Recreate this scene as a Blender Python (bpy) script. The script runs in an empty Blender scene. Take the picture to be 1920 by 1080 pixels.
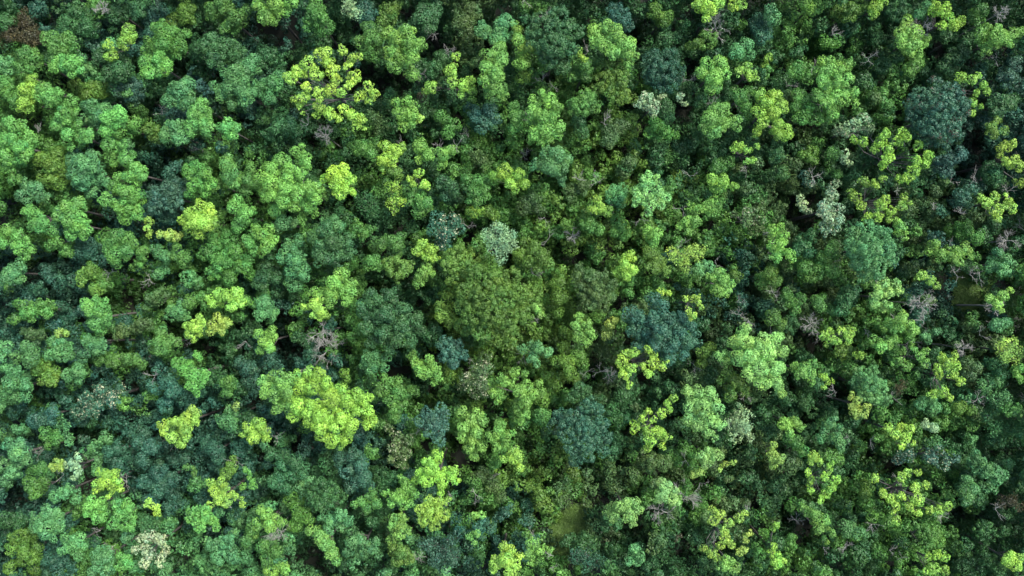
# Drone view straight down onto a mixed broadleaf forest canopy
import bpy, math, random
import numpy as np
C = bpy.data.collections.new('forest'); bpy.context.scene.collection.children.link(C)
S = bpy.context.scene
rng = np.random.default_rng(7); random.seed(7)

# ---------------------------------------------------------------- camera
H = 150.0                       # flying height
TAN = 0.615                     # half width / distance
cam = bpy.data.cameras.new('camera'); co = bpy.data.objects.new('camera', cam)
C.objects.link(co); S.camera = co
co.location = (0, 0, H); co.rotation_euler = (0, 0, 0)
cam.sensor_width = 36; cam.lens = 18 / TAN
cam.clip_start = 1; cam.clip_end = 6000

# ---------------------------------------------------------------- sky and sun
SUN_EL, SUN_AZ = math.radians(56), math.radians(52)      # azimuth from +Y towards +X
W = bpy.data.worlds.new('World'); S.world = W; W.use_nodes = True
nt = W.node_tree
sky = nt.nodes.new('ShaderNodeTexSky'); sky.sky_type = 'NISHITA'; sky.sun_disc = False
sky.sun_elevation = SUN_EL; sky.sun_rotation = SUN_AZ
sky.air_density = 1.0; sky.dust_density = 2.5; sky.ozone_density = 1.0
bg = nt.nodes['Background']; bg.inputs['Strength'].default_value = 0.115
nt.links.new(sky.outputs[0], bg.inputs[0])
sl = bpy.data.lights.new('sun', 'SUN'); so = bpy.data.objects.new('sun', sl); C.objects.link(so)
sl.energy = 2.0; sl.angle = math.radians(11); sl.color = (1.0, .97, .91)
d = (math.cos(SUN_EL)*math.sin(SUN_AZ), math.cos(SUN_EL)*math.cos(SUN_AZ), math.sin(SUN_EL))
so.location = (d[0]*300, d[1]*300, d[2]*300)
so.rotation_euler = (math.radians(90)-SUN_EL, 0, -SUN_AZ + math.pi)
S.view_settings.view_transform = 'Standard'; S.view_settings.look = 'None'
S.view_settings.gamma = 1; S.view_settings.exposure = 1.88
S.render.resolution_x, S.render.resolution_y = 1920, 1080
S.render.engine = 'CYCLES'

def wx(px, py, z):              # where a crown of height z stands
    s = TAN*(H-z)/960.0
    return np.array(((px-960)*s, -(py-540)*s, z))

# ---------------------------------------------------------------- materials
def leaf_mat(name, rough, trans):
    m = bpy.data.materials.new(name); m.use_nodes = True
    n = m.node_tree; N = n.nodes; L = n.links; N.clear()
    out = N.new('ShaderNodeOutputMaterial'); mix = N.new('ShaderNodeMixShader'); mix.inputs[0].default_value = trans
    p = N.new('ShaderNodeBsdfPrincipled'); p.inputs['Roughness'].default_value = rough
    p.inputs['Specular IOR Level'].default_value = 0.35
    t = N.new('ShaderNodeBsdfTranslucent')
    at = N.new('ShaderNodeAttribute'); at.attribute_name = 'leaf_colour'
    tc = N.new('ShaderNodeTexCoord'); nz = N.new('ShaderNodeTexNoise'); nz.inputs['Scale'].default_value = 0.9
    nz.inputs['Detail'].default_value = 3
    mr = N.new('ShaderNodeMapRange'); mr.inputs[1].default_value = .3; mr.inputs[2].default_value = .7
    mr.inputs[3].default_value = .86; mr.inputs[4].default_value = 1.14
    hs = N.new('ShaderNodeHueSaturation')
    L.new(tc.outputs['Object'], nz.inputs['Vector']); L.new(nz.outputs[0], mr.inputs[0])
    L.new(mr.outputs[0], hs.inputs['Value']); L.new(at.outputs['Color'], hs.inputs['Color'])
    hs2 = N.new('ShaderNodeHueSaturation'); hs2.inputs['Hue'].default_value = .495; hs2.inputs['Value'].default_value = 1.2
    L.new(hs.outputs[0], p.inputs['Base Color']); L.new(hs.outputs[0], hs2.inputs['Color']); L.new(hs2.outputs[0], t.inputs[0])
    L.new(p.outputs[0], mix.inputs[1]); L.new(t.outputs[0], mix.inputs[2]); L.new(mix.outputs[0], out.inputs[0])
    return m
M_LEAF = leaf_mat('leaf', .55, .22)
M_GLOSS = leaf_mat('glossy_leaf', .55, .15)
def noise_mat(name, a, b, scale, rough=.9, bump=.3):
    m = bpy.data.materials.new(name); m.use_nodes = True
    n = m.node_tree; N = n.nodes; L = n.links; p = N['Principled BSDF']
    tc = N.new('ShaderNodeTexCoord'); nz = N.new('ShaderNodeTexNoise'); nz.inputs['Scale'].default_value = scale
    nz.inputs['Detail'].default_value = 8; nz.inputs['Roughness'].default_value = .65
    cr = N.new('ShaderNodeValToRGB'); cr.color_ramp.elements[0].color = (*a, 1); cr.color_ramp.elements[1].color = (*b, 1)
    cr.color_ramp.elements[0].position = .35; cr.color_ramp.elements[1].position = .65
    bp = N.new('ShaderNodeBump'); bp.inputs['Strength'].default_value = bump
    L.new(tc.outputs['Object'], nz.inputs['Vector']); L.new(nz.outputs[0], cr.inputs[0]); L.new(nz.outputs[0], bp.inputs['Height'])
    L.new(cr.outputs[0], p.inputs['Base Color']); L.new(bp.outputs[0], p.inputs['Normal'])
    p.inputs['Roughness'].default_value = rough
    return m
M_FLOOR = noise_mat('leaf_litter', (.006, .009, .005), (.016, .021, .009), .6)
M_BARK = noise_mat('bark', (.045, .042, .036), (.12, .112, .10), 2.5)
M_PALE = noise_mat('dead_pale_bark', (.14, .14, .12), (.30, .30, .27), 3.0)

# ---------------------------------------------------------------- mesh helpers
def mesh_obj(name, V, F, mat, parent=None, loc=(0, 0, 0), col=None, smooth=False):
    me = bpy.data.meshes.new(name)
    V = np.asarray(V, np.float32); F = np.asarray(F, np.int32)
    me.vertices.add(len(V)); me.vertices.foreach_set('co', V.ravel())
    k = F.shape[1]
    me.loops.add(F.size); me.loops.foreach_set('vertex_index', F.ravel())
    me.polygons.add(len(F)); me.polygons.foreach_set('loop_start', np.arange(0, F.size, k, dtype=np.int32))
    me.polygons.foreach_set('loop_total', np.full(len(F), k, np.int32))
    if smooth: me.polygons.foreach_set('use_smooth', np.ones(len(F), bool))
    me.update(calc_edges=True)
    if col is not None:
        a = me.attributes.new('leaf_colour', 'FLOAT_COLOR', 'FACE')
        a.data.foreach_set('color', np.hstack([col, np.ones((len(col), 1))]).astype(np.float32).ravel())
    me.materials.append(mat)
    o = bpy.data.objects.new(name, me); C.objects.link(o)
    o.location = loc
    if parent: o.parent = parent
    return o

def tubes(paths, n=5):
    """paths: list of (points Kx3, radii K); one mesh of tapered tubes"""
    V, F, b = [], [], 0
    ang = np.arange(n)*2*math.pi/n
    for P, R in paths:
        P = np.asarray(P, float); K = len(P)
        T = np.gradient(P, axis=0); T /= np.linalg.norm(T, axis=1)[:, None]+1e-9
        up = np.where(np.abs(T[:, 2:3]) > .9, np.array([[1., 0, 0]]), np.array([[0, 0, 1.]]))
        A = np.cross(T, up); A /= np.linalg.norm(A, axis=1)[:, None]+1e-9
        B = np.cross(T, A)
        R = np.asarray(R)[:, None, None]
        ring = P[:, None]+R*(A[:, None]*np.cos(ang)[None, :, None]+B[:, None]*np.sin(ang)[None, :, None])
        V.append(ring.reshape(-1, 3))
        for k in range(K-1):
            for j in range(n):
                F.append((b+k*n+j, b+k*n+(j+1) % n, b+(k+1)*n+(j+1) % n, b+(k+1)*n+j))
        b += K*n
    return np.vstack(V), np.array(F)

# leaf clump templates: leaf centres, normals on the upper part of a unit ball, as bent quads
def rand_dirs(n, zmin=-1):
    z = rng.uniform(zmin, 1, n); a = rng.uniform(0, 2*math.pi, n); r = np.sqrt(1-z*z)
    return np.stack([r*np.cos(a), r*np.sin(a), z], 1)
def leaf_quads(P, N, size, jit=.45):
    """quads for leaves at P facing N; returns (n,4,3)"""
    n = len(P)
    N = N + rng.normal(0, jit, (n, 3)); N /= np.linalg.norm(N, axis=1)[:, None]
    t = rng.normal(0, 1, (n, 3)); A = np.cross(N, t); A /= np.linalg.norm(A, axis=1)[:, None]; B = np.cross(N, A)
    s = (size*rng.uniform(.7, 1.3, n))[:, None]
    l, w = A*s, B*s*.62
    droop = -N*s*.25
    return np.stack([P-l+droop, P-w*.9+l*.05, P+l+droop, P+w*.9+l*.05], 1)

# sRGB of the leaves as seen lit -> base colour
def lin(c):
    c = np.asarray(c, float)/255.
    return np.where(c <= .04045, c/12.92, ((c+.055)/1.055)**2.4)
PAL = dict(L=(156, 208, 82), B=(130, 188, 84), G=(92, 148, 66), J=(96, 158, 92), D=(66, 116, 64), T=(60, 110, 82), E=(110, 178, 84),
           O=(101, 146, 58), Y=(162, 200, 90), W=(156, 194, 138), K=(86, 122, 66), S=(68, 114, 90), R=(84, 84, 58), V=(94, 126, 72),
           P=(146, 204, 110))
KCOL = 0.62
def tree_colour(c):
    b = lin(PAL[c])*KCOL; b = b*.985+.015*b[1]
    f = rng.normal(1, .07)
    return b*f*np.array([rng.normal(1, .045), 1, rng.normal(1, .06)])

TEX = dict(  # puff radius m, leaf half length m, leaves per unit puff area, spread
    c=dict(rp=.76, ls=.14, dens=20, dome=.75), f=dict(rp=.46, ls=.125, dens=22, dome=.6),
    o=dict(rp=.62, ls=.145, dens=20, dome=.55), s=dict(rp=.7, ls=.14, dens=11, dome=.6),
    w=dict(rp=.6, ls=.17, dens=15, dome=.65))
PALE_LEAF = lin((206, 214, 170))*.7

def bough_puffs(c, R, tex, cover=1.25):
    """clump centres over the upper side of a bough (ellipsoid) at c with radius R"""
    t = TEX[tex]; rp = t['rp']*min(1.15, max(.55, R/1.3))
    Ri = max(R-rp*.75, .15)
    n = max(3, int(cover*1.5*(R*R)/(rp*rp)))
    i = np.arange(n)+rng.uniform(0, 1)
    z = 1-(i/n)*1.15; ph = i*2.39996+rng.uniform(0, 6)
    r = np.sqrt(np.clip(1-z*z, 0, 1))
    D = np.stack([r*np.cos(ph), r*np.sin(ph), z], 1)+rng.normal(0, .13, (n, 3))
    P = c+D*np.array([Ri, Ri, Ri*t['dome']])*rng.uniform(.86, 1.12, (n, 1))
    return P, rp*rng.uniform(.62, 1.25, n), D

def crown_geometry(boughs, tex, base, leafscale=1.0, cover=1.4, blush=False):
    """boughs: list of (centre, R). returns V, F, col"""
    t = TEX[tex]; Ps, Rs, Ds, Tn = [], [], [], []
    for c, R in boughs:
        P, r, D = bough_puffs(c, R, tex, cover); Ps.append(P); Rs.append(r); Ds.append(D)
        Tn.append(np.full(len(P), rng.normal(1, .10)))
    P = np.vstack(Ps); r = np.concatenate(Rs); D = np.vstack(Ds); Tn = np.concatenate(Tn)
    ls = t['ls']*leafscale
    cnt = np.maximum(8, (t['dens']*2.6*r*r/(leafscale**2)/(t['ls']/.2)**2*1.6).astype(int))
    idx = np.repeat(np.arange(len(P)), cnt); n = len(idx)
    axis = D+np.array([0, 0, .7]); axis /= np.linalg.norm(axis, axis=1)[:, None]
    u = rand_dirs(n)
    a = axis[idx]; dt = (u*a).sum(1)
    flip = dt < -.25; u[flip] -= 2*dt[flip][:, None]*a[flip]
    rad = rng.uniform(.8, 1.05, n) if tex != 's' else rng.uniform(.3, 1.3, n)
    LP = P[idx]+u*(r[idx]*rad)[:, None]*np.array([1, 1, .8])
    q = leaf_quads(LP, u, ls, .33 if tex != 's' else .9)
    puff_t = (rng.normal(1, .09, len(P))*Tn)[idx]
    leaf_t = rng.normal(1, .09, n)
    yel = (rng.normal(0, .045, len(P))+np.concatenate([np.full(len(a_), rng.normal(0, .035)) for a_ in Ps]))[idx]
    col = base[None]*(puff_t*leaf_t)[:, None]*np.stack([1+yel*1.6, 1+yel*.3, 1-yel], 1)
    if tex == 'f' and blush:                     # new reddish leaves in patches
        m = (rng.random(len(P)) < .14)[idx] & (rng.random(n) < .35)
        col[m] = lin((112, 96, 84))*KCOL*rng.uniform(.6, 1.1, (m.sum(), 1))
    if tex == 'w':
        m = rng.random(n) < (np.clip(rng.normal(.12, .16, len(P)), 0, .5))[idx]
        col[m] = PALE_LEAF*rng.uniform(.4, .85, (m.sum(), 1))
    col = np.clip(col, .004, .8)
    V = q.reshape(-1, 3); F = np.arange(4*n).reshape(-1, 4)
    return V, F, col

# ---------------------------------------------------------------- ground
n = 401; e = np.sign(np.linspace(-1, 1, n))*np.abs(np.linspace(-1, 1, n))**2.2*1800
X, Y = np.meshgrid(e, e)
ADDED_RISE = [(*wx(1070, 990, 0)[:2], 10), (*wx(1803, 560, 0)[:2], 9)]   # rises added under the two grassy patches so they lie less in shade
def ground_z(x, y):
    z = -6+.9*np.sin(x*.06+1)+.8*np.cos(y*.07)+.5*np.sin(x*.13+y*.11)
    for hx, hy, hh in ADDED_RISE: z = z+hh*np.exp(-((x-hx)**2+(y-hy)**2)/150)
    return z
G = np.stack([X, Y, ground_z(X, Y)], -1).reshape(-1, 3)
i, j = np.meshgrid(np.arange(n-1), np.arange(n-1)); a = (j*n+i).ravel()
ground = mesh_obj('ground', G, np.stack([a, a+1, a+n+1, a+n], 1), M_FLOOR, smooth=True)
ground['kind'] = 'structure'

# ---------------------------------------------------------------- trees
TREES = """R s 15 45,40,22 60,68,22 20,62,18 10,80,12
T c 15 72,16,18
D c 15 12,12,16
D c 15 14,42,15
D c 16 130,45,22 150,25,22 165,50,20
G c 16 185,12,20
D c 16 218,22,22
G c 20 95,75,15 125,78,20 105,95,18
E c 20 110,118,18 135,122,20
G c 19 60,108,20 45,100,14 42,126,18
J c 19 8,125,20
G c 19 12,165,20 28,188,16
L c 19 50,168,18 45,196,16 60,150,12
E c 20 92,176,22
O c 14 165,170,20 140,165,16 190,165,14
S c 14 235,158,24 250,182,16
L o 18 205,85,10 235,80,14 242,60,14 208,105,12
D c 15 185,106,16
G c 20 310,70,26 285,90,20 330,92,20 300,55,18 342,70,14
E c 22 275,120,14 297,112,16 312,125,14 280,138,12
D c 16 225,130,24 205,140,15
D c 17 390,88,26 422,85,26 442,104,20 370,100,18 405,112,18
O c 15 348,25,20 330,38,14 346,5,10
G c 18 400,20,18 420,8,16 440,30,18 428,50,16 462,14,14
T c 12 290,30,26
D c 14 252,18,20
J c 20 440,150,26 462,128,18 418,175,18 458,178,20 438,194,12 476,112,12 404,160,10
J c 19 335,170,20 320,190,14 350,195,16 350,162,14
E c 20 370,215,20 360,238,14 388,240,16 380,195,12
J c 19 328,240,20 310,252,12 338,262,14
E c 21 427,240,20
J c 19 168,202,18 198,205,13 185,217,10
E c 20 135,190,10 125,216,18 108,235,14 145,232,11
E c 20 162,255,16 128,252,12
E c 20 205,226,18 224,214,14 198,248,12
G c 18 246,228,14 226,250,12
E c 21 28,240,20 12,262,18 56,262,16 38,280,18 14,290,20 46,290,16 20,312,13 5,240,10
G c 18 27,337,12
O c 17 282,244,16 294,258,12
J c 16 240,272,12
B c 19 490,15,18 500,35,14 520,5,14 545,5,12
G c 19 595,28,20 583,45,16 610,50,15 590,8,14 600,62,8
W s 17 655,15,16 670,26,11
T c 15 690,32,20 684,12,16
O c 15 730,20,18 746,8,9 720,38,13
D c 16 800,35,26 815,12,16
K c 15 870,45,20 880,20,16 876,66,12
J c 18 905,55,16 935,60,20 950,42,14 960,68,10
L o 25 560,135,16 545,147,13 605,103,15 618,120,11 578,118,14 592,138,13 625,135,13 632,150,9 642,95,9 660,110,10 675,106,7 651,124,6 665,145,12 690,162,10 702,176,9 675,180,12 692,190,7 575,163,9 570,183,10 552,185,7 562,200,6 566,212,4 600,175,13 620,168,11 640,175,9 655,160,9 600,200,11 618,212,11 593,216,7 645,205,11 660,217,11 678,222,9 668,238,8 682,242,5 635,222,8
B c 24 745,75,18 765,65,15 770,85,16 789,84,11 735,98,16 755,110,15 774,108,12 740,123,13 770,140,12 783,146,7 730,62,12
G c 21 690,55,15 675,76,12 700,77,15 690,98,13 706,102,12 712,60,12
B c 19 742,192,8 766,188,9 778,200,8 750,214,12 770,216,12 755,236,11 773,232,9
Y c 17 788,222,7
D c 15 830,112,18 812,128,16
L o 18 855,107,9 845,133,11 850,153,11 870,160,11 865,177,7 810,163,12 798,172,7 882,150,9 885,168,10
R c 13 790,181,8
B c 22 915,105,12 935,92,13 910,128,12 930,138,16 912,150,12 941,113,13 930,165,15 945,180,9 916,175,9
J c 17 510,158,18 490,165,18 505,184,13 520,142,11
D c 14 500,105,20 490,126,13
T c 17 893,215,16 905,234,15 920,208,15 878,202,9 930,222,10
D c 14 530,235,22 552,252,18 508,255,16
K s 14 700,220,16 716,236,14
G c 15 830,218,13 850,235,14 840,252,11
D f 23 1045,32,18 1015,45,18 1045,55,20 1072,58,18 1010,75,18 1040,85,20 1065,92,17 1030,113,18 1050,122,15 998,62,13
B c 22 1120,60,14 1140,53,11 1155,60,13 1166,80,14 1135,80,14 1180,82,11 1176,100,11 1190,105,8 1150,100,13 1181,120,8 1115,80,10
O f 18 1150,130,18 1165,150,16 1135,150,16 1145,170,16 1170,180,14 1187,186,9 1128,165,10
G c 18 1080,115,12 1100,125,13 1075,142,12 1097,142,12 1120,120,9
L o 19 1085,95,7 1096,110,7
T f 18 1160,30,18 1174,46,14 1150,20,13
G c 15 1010,10,16 985,12,12
O c 15 1230,20,16 1250,30,14 1246,44,9
L o 19 1310,10,13 1330,15,12 1325,36,8 1346,8,11 1375,10,11 1390,10,9
T c 15 1425,45,20 1432,66,15
O f 16 1325,75,17 1309,80,9 1292,86,7
T f 18 1225,115,18 1256,108,17 1240,133,20 1267,135,16 1220,140,16 1235,160,15 1260,157,14
D c 14 1250,76,18 1270,70,11
B c 21 1325,120,13 1350,120,14 1315,138,11 1340,145,14 1360,142,10 1345,165,11 1330,167,9
J c 16 1397,90,14 1380,97,12 1406,106,10
L o 19 1400,125,9 1388,134,9 1408,141,11 1420,148,6
G c 18 1390,180,13 1378,169,8 1402,173,11 1395,200,12 1402,215,8
B c 20 1340,208,14 1355,205,13 1330,226,14 1355,230,16 1374,224,12 1320,240,11 1340,247,12 1385,240,6
L c 20 1425,175,11 1437,190,11 1422,210,11 1432,228,12 1418,248,9 1450,180,12 1465,200,12 1452,212,11 1460,232,9 1475,248,12 1458,252,9 1440,110,8
W w 18 1210,185,12 1225,200,14 1200,195,9 1240,184,9 1225,215,7
D c 16 1248,202,14 1252,216,11
W w 17 1275,180,7 1285,195,5
B c 22 1000,190,9 1015,174,8 1035,190,12 1046,202,9 1000,213,12 1020,219,14 1040,219,8 990,225,7 1000,248,12 1025,245,14 1050,238,11 1047,255,9 995,262,8 1015,267,9 1030,265,8
G f 18 1100,185,14 1090,200,16 1110,202,12 1075,195,11 1122,195,7
D c 15 1085,225,14 1090,248,13
K c 15 1150,245,18 1166,235,13 1140,265,13
G c 18 1230,235,14 1246,250,16 1215,250,10 1265,252,9
B c 20 970,60,11 965,45,7 985,88,13 1001,94,7 978,118,13 980,145,11 972,76,11
G c 18 962,200,10 968,220,12 965,240,11
J c 17 1450,35,13 1445,20,11
B c 17 1525,15,14 1540,5,13 1514,8,11
O c 16 1600,20,16 1615,10,13 1590,32,11 1572,18,13
L c 18 1640,15,12 1650,6,10 1638,26,8
D f 16 1685,18,20
B c 19 1700,45,11 1695,60,13 1715,60,14 1690,76,11 1710,80,13 1730,76,12 1705,96,11 1720,96,10
L o 20 1770,20,13 1776,36,12 1765,50,9 1755,10,9 1800,40,10 1789,49,9 1748,22,9
J c 18 1735,14,10 1726,28,10
G c 17 1840,20,14 1835,38,10
B c 19 1840,65,11 1850,52,9 1835,80,8 1850,95,10 1875,70,13 1870,55,9 1900,68,11 1911,60,10 1890,82,9 1866,84,8
D c 14 1660,120,16 1680,110,13 1645,126,11
O c 14 1706,130,14 1717,120,12
D c 14 1790,108,20 1770,124,15
B c 21 1540,115,10 1555,119,11 1570,130,14 1586,125,9 1545,135,12 1545,155,12 1590,150,11 1573,150,9 1535,178,11 1548,190,11 1575,185,13 1594,190,11 1600,174,9 1560,215,11 1556,202,10 1550,225,8
G c 18 1495,130,13 1483,135,9 1511,140,9
G c 18 1500,185,15 1515,205,16 1500,220,12 1530,226,12 1492,200,10
T f 24 1755,170,18 1785,178,17 1730,188,20 1765,200,20 1795,210,18 1718,218,16 1750,235,20 1780,240,18 1765,260,15 1738,262,13 1802,194,12 1708,196,12
L o 18 1800,145,9 1820,148,10 1832,142,7 1845,160,8 1830,175,7 1825,192,7 1840,200,5 1824,212,6 1850,172,7
S c 15 1890,145,18 1902,124,13
D c 15 1870,190,18 1890,192,14 1870,210,11
O c 17 1860,235,9 1870,224,7 1858,250,10 1880,246,8
W w 17 1600,235,14 1620,224,12 1570,242,11 1632,240,9 1585,250,9
K c 13 1640,186,13
E o 17 135,276,8 155,271,7
O c 18 95,305,20 80,300,13 110,290,14 95,333,16 110,345,12 80,336,9 120,320,13
J c 19 160,308,22 140,300,14 175,293,13 150,335,20 190,335,15 175,360,13 140,325,14 202,345,9
G c 17 205,292,12 215,304,9
E c 20 240,298,14 252,313,9 220,330,8 245,330,11 266,326,12 256,340,9
E c 19 205,272,12 232,270,9
J c 18 50,345,12 45,370,13 75,367,12 86,372,7 65,352,11
E c 19 60,400,16 76,420,14 50,394,9 92,425,14 60,425,11
E c 20 125,390,16 115,405,14 145,380,12 130,410,13 155,381,8
E c 20 145,425,16 160,436,11 135,440,11 150,410,11
E f 18 200,375,13
E c 20 235,365,18 225,388,16 255,365,13 247,395,16 235,410,11 260,407,9 217,352,11
S f 18 300,365,18 320,355,16 326,380,16 295,386,14 332,342,12
T c 17 320,320,14 334,308,8
T c 14 312,406,13 325,398,10
E c 20 355,325,11 370,315,12 390,326,12 395,345,11 360,350,11 385,362,9 355,366,9 350,314,7
O c 18 402,352,8 408,340,7
E c 20 425,310,13 430,330,14 425,298,10 440,345,9
G c 19 470,315,10 465,336,11 460,355,11
E c 19 440,387,13 446,373,8 460,402,13 450,422,12 474,394,8
L c 21 355,400,11 345,411,9 375,386,11 395,396,12 365,415,14 386,420,14 401,414,9 372,436,11 352,426,8
Y c 17 315,440,9 330,446,9 300,440,7 341,440,5
L o 17 280,415,9 275,427,7 280,441,6
G c 21 225,440,14 210,455,16 240,452,13 215,480,14 236,474,13 220,495,9 203,468,9
G c 18 266,475,13 260,491,9 250,500,7
E c 19 15,435,12 35,440,11 8,455,10 34,464,12 46,480,11 40,494,7
J c 18 20,510,16 36,500,11 10,526,12 36,522,11
G c 17 110,455,12 95,460,9 124,470,11
T c 14 160,465,20 144,476,14
O c 16 170,510,18 155,522,13 200,530,15 184,546,13
J c 17 295,470,13 310,480,10 296,515,11
G c 17 335,470,12 345,490,12 326,482,7
J f 16 355,520,14 371,530,11
G c 19 400,455,16 430,445,14 385,475,14 415,490,18 400,510,16 440,470,13 450,500,16 430,520,15 465,492,13 470,515,11
E c 18 470,453,12 477,470,10 460,448,7
B c 23 560,285,13 575,300,12 525,300,14 510,315,14 545,318,14 564,325,11 495,330,12 510,345,13 535,355,12 500,366,11 576,350,13 596,350,11 560,365,11 590,371,11 530,375,13 515,395,11 550,386,13 580,386,13 590,400,7 568,412,8 512,366,11 540,336,9
O c 18 610,365,8 604,353,4
J c 18 535,415,14 520,425,11 551,420,9
L c 22 625,325,12 645,315,9 635,345,14 655,335,11 610,335,9 650,356,9 638,360,11 663,362,5 645,330,10
B c 19 490,440,12 505,430,11 500,460,12 514,450,9 480,430,9 490,472,9
D c 20 590,440,15 610,430,15 600,460,17 627,455,15 650,450,13 655,475,13 630,480,16 604,485,15
J c 18 540,465,16 530,480,12 560,452,13 555,488,18 545,510,16 570,510,13 550,530,15
D c 15 500,500,18 490,525,20 520,520,13
J c 16 625,420,13 610,408,11 640,426,9
G c 16 670,425,14 682,440,12 696,430,9 660,440,7
D s 15 690,385,20 680,370,13 700,400,13
G c 18 680,280,14 696,290,11 665,275,11 701,275,9
L c 18 725,275,11 740,285,11 755,275,7 720,300,11 735,305,9 720,316,9
B c 19 790,275,12 802,290,10 784,300,7 812,285,7
B c 19 830,287,11 845,281,8 826,311,9 827,299,7
L o 19 785,325,9 795,345,9 770,335,7 802,350,6 775,345,6
O c 16 745,328,13 734,322,10
L s 18 730,350,9 745,350,9 760,360,7 735,380,10 755,380,8 740,396,7
G c 18 775,370,18 795,375,14 765,360,11 785,395,14 801,390,9
D c 17 830,340,14 846,350,14 835,366,11
G c 20 880,335,11 896,340,11 885,360,13 906,355,9 895,377,12 911,370,8 880,377,7
L c 17 888,396,11 900,394,7
O c 15 918,396,11 928,407,9
T w 19 820,410,14 850,413,14 815,430,14 840,440,16 861,430,11 830,457,14
W s 22 935,430,16 918,446,16 946,455,18 925,467,13 962,460,12 956,440,11 940,482,12 915,432,9
G c 18 715,455,12 726,448,9 742,455,14 752,445,9 746,472,9 700,465,9
G c 17 700,490,14 711,500,11 690,501,9
L c 19 795,455,9 785,470,10 810,467,9 816,485,9 800,482,9
O f 18 745,505,20 732,495,13 760,502,14
B c 18 790,515,11 800,500,11 785,531,11 810,512,7
B c 19 640,515,14 625,527,12 660,530,12 650,545,14 620,545,11 590,548,10 602,558,12 622,562,12 650,563,10
O f 19 860,480,18 845,496,15 875,500,16 890,480,14 850,520,14 862,466,10
O f 24 900,520,18 930,530,18 960,520,16 880,550,18 910,560,20 940,560,18 970,550,16 890,590,18 920,590,18 950,595,18 980,590,14 870,612,13 900,620,16 930,630,16 960,625,15 1000,545,13 865,575,12 995,570,12
O c 19 1000,465,14 1015,480,14 985,455,9 1026,492,11 1010,502,11 990,490,11
L c 19 925,330,9 945,323,13 956,345,9 974,325,9 985,345,9 966,357,7
K s 16 900,295,14 890,280,11 910,312,9
J c 21 1025,285,12 1045,290,14 1061,302,11 1010,305,12 1030,315,14 1050,317,12 1000,312,8 1051,335,8 1055,346,5
K c 13 1090,350,16 1070,362,14
K c 14 1170,320,16 1182,305,12
P o 23 1217,328,8 1205,335,5 1231,332,5 1215,345,9 1232,345,7 1236,360,9 1200,355,9 1189,357,7 1195,370,9 1215,365,11 1236,376,9 1250,370,7 1189,382,6 1220,386,9 1215,399,7 1240,387,7 1206,380,7 1225,372,9
J f 17 1155,365,16 1160,382,11 1165,355,11
L c 18 1120,374,7 1126,390,9 1140,397,9 1114,395,7 1105,393,4
K c 15 985,385,18 1001,370,11 1011,392,11
O c 14 1060,420,9 1069,427,6
G c 17 1095,420,9 1110,425,12 1125,432,9
G c 16 1160,420,12 1171,440,11 1150,436,9
B c 18 1335,335,10 1355,340,11 1340,355,9 1375,350,8
G c 17 1350,310,14 1366,300,11 1340,317,9
L o 19 1385,275,10 1400,282,8 1411,300,7 1400,302,6 1420,275,6 1374,280,7
B s 17 1295,387,9 1312,392,9 1330,385,11 1340,372,7 1336,400,8
B c 17 1290,415,10 1305,415,9 1291,435,7 1275,425,7
B c 17 1230,440,12 1215,435,11 1225,456,9
K w 16 1400,400,10 1415,395,10 1426,411,9 1400,416,11 1376,402,7
L c 18 1180,480,11 1170,500,12 1186,506,10 1160,512,9 1175,517,9
Y s 18 1270,482,12 1290,475,12 1310,480,11 1285,500,11 1260,470,9 1300,464,9 1320,466,8
O c 17 1235,490,12 1220,475,12 1225,502,11 1246,506,11
B c 20 1335,520,7 1350,512,9 1356,527,12 1371,532,7 1345,545,11 1361,546,10 1325,518,5
J f 16 1310,505,12 1326,500,11
O c 15 1375,503,7 1381,520,11
K f 19 1085,500,7 1085,520,14 1110,520,14 1131,515,11 1095,545,16 1120,545,16 1146,535,11 1105,567,14 1130,570,13 1146,556,10
O c 16 1050,530,14 1050,555,14 1045,580,12
L o 21 1650,265,10 1665,280,11 1660,300,9 1655,311,7 1680,265,10 1700,258,9 1720,273,9 1740,290,9 1735,306,9 1720,300,8 1715,320,11 1700,335,10 1685,337,8 1640,280,9 1660,250,10 1690,248,9 1618,266,9 1600,260,7 1670,295,8
O c 17 1520,285,12 1526,300,9 1505,290,8
D c 16 1455,290,16 1466,325,11
W w 18 1585,290,8 1592,306,7
G c 15 1560,290,11 1570,326,9
W w 19 1565,345,9 1560,368,12 1545,385,12 1570,390,12 1550,406,11 1576,410,9 1535,400,7 1565,427,11 1546,432,9
W w 16 1505,385,10 1500,370,7 1516,396,7
S w 15 1510,330,11 1520,345,9
L o 20 1620,340,10 1640,345,9 1655,335,7 1605,370,10 1595,360,7 1616,386,9 1650,385,12 1660,374,9 1670,396,9 1645,406,9 1627,405,7 1695,370,7 1690,386,9 1706,380,5 1620,416,5 1666,411,7
B c 18 1690,425,10 1696,441,9 1681,415,7
J f 23 1600,440,14 1625,430,16 1655,440,16 1600,465,16 1630,465,20 1660,465,18 1610,490,16 1640,495,18 1667,486,12 1620,515,13 1646,515,11
S c 16 1775,300,18 1770,320,13 1800,290,13
T c 15 1800,370,14 1816,360,12 1790,381,9
D c 16 1865,330,20 1855,314,13
K c 12 1750,400,16 1735,380,13
L o 19 1850,380,10 1865,370,9 1886,365,5 1870,395,11 1890,380,9 1896,391,9 1840,370,7 1870,411,7
L c 19 1880,275,9 1885,303,8 1911,310,10 1904,296,7 1915,345,7 1898,268,8
B c 21 1450,430,9 1465,425,7 1471,440,7 1450,460,11 1466,455,9 1480,475,9 1486,486,5 1455,480,11
O c 17 1445,510,11 1452,530,11
D c 16 1500,460,18 1516,475,12 1520,442,13
G c 18 1560,470,13 1545,490,16 1561,506,14 1535,510,12
G c 17 1510,502,13 1520,520,11
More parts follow.
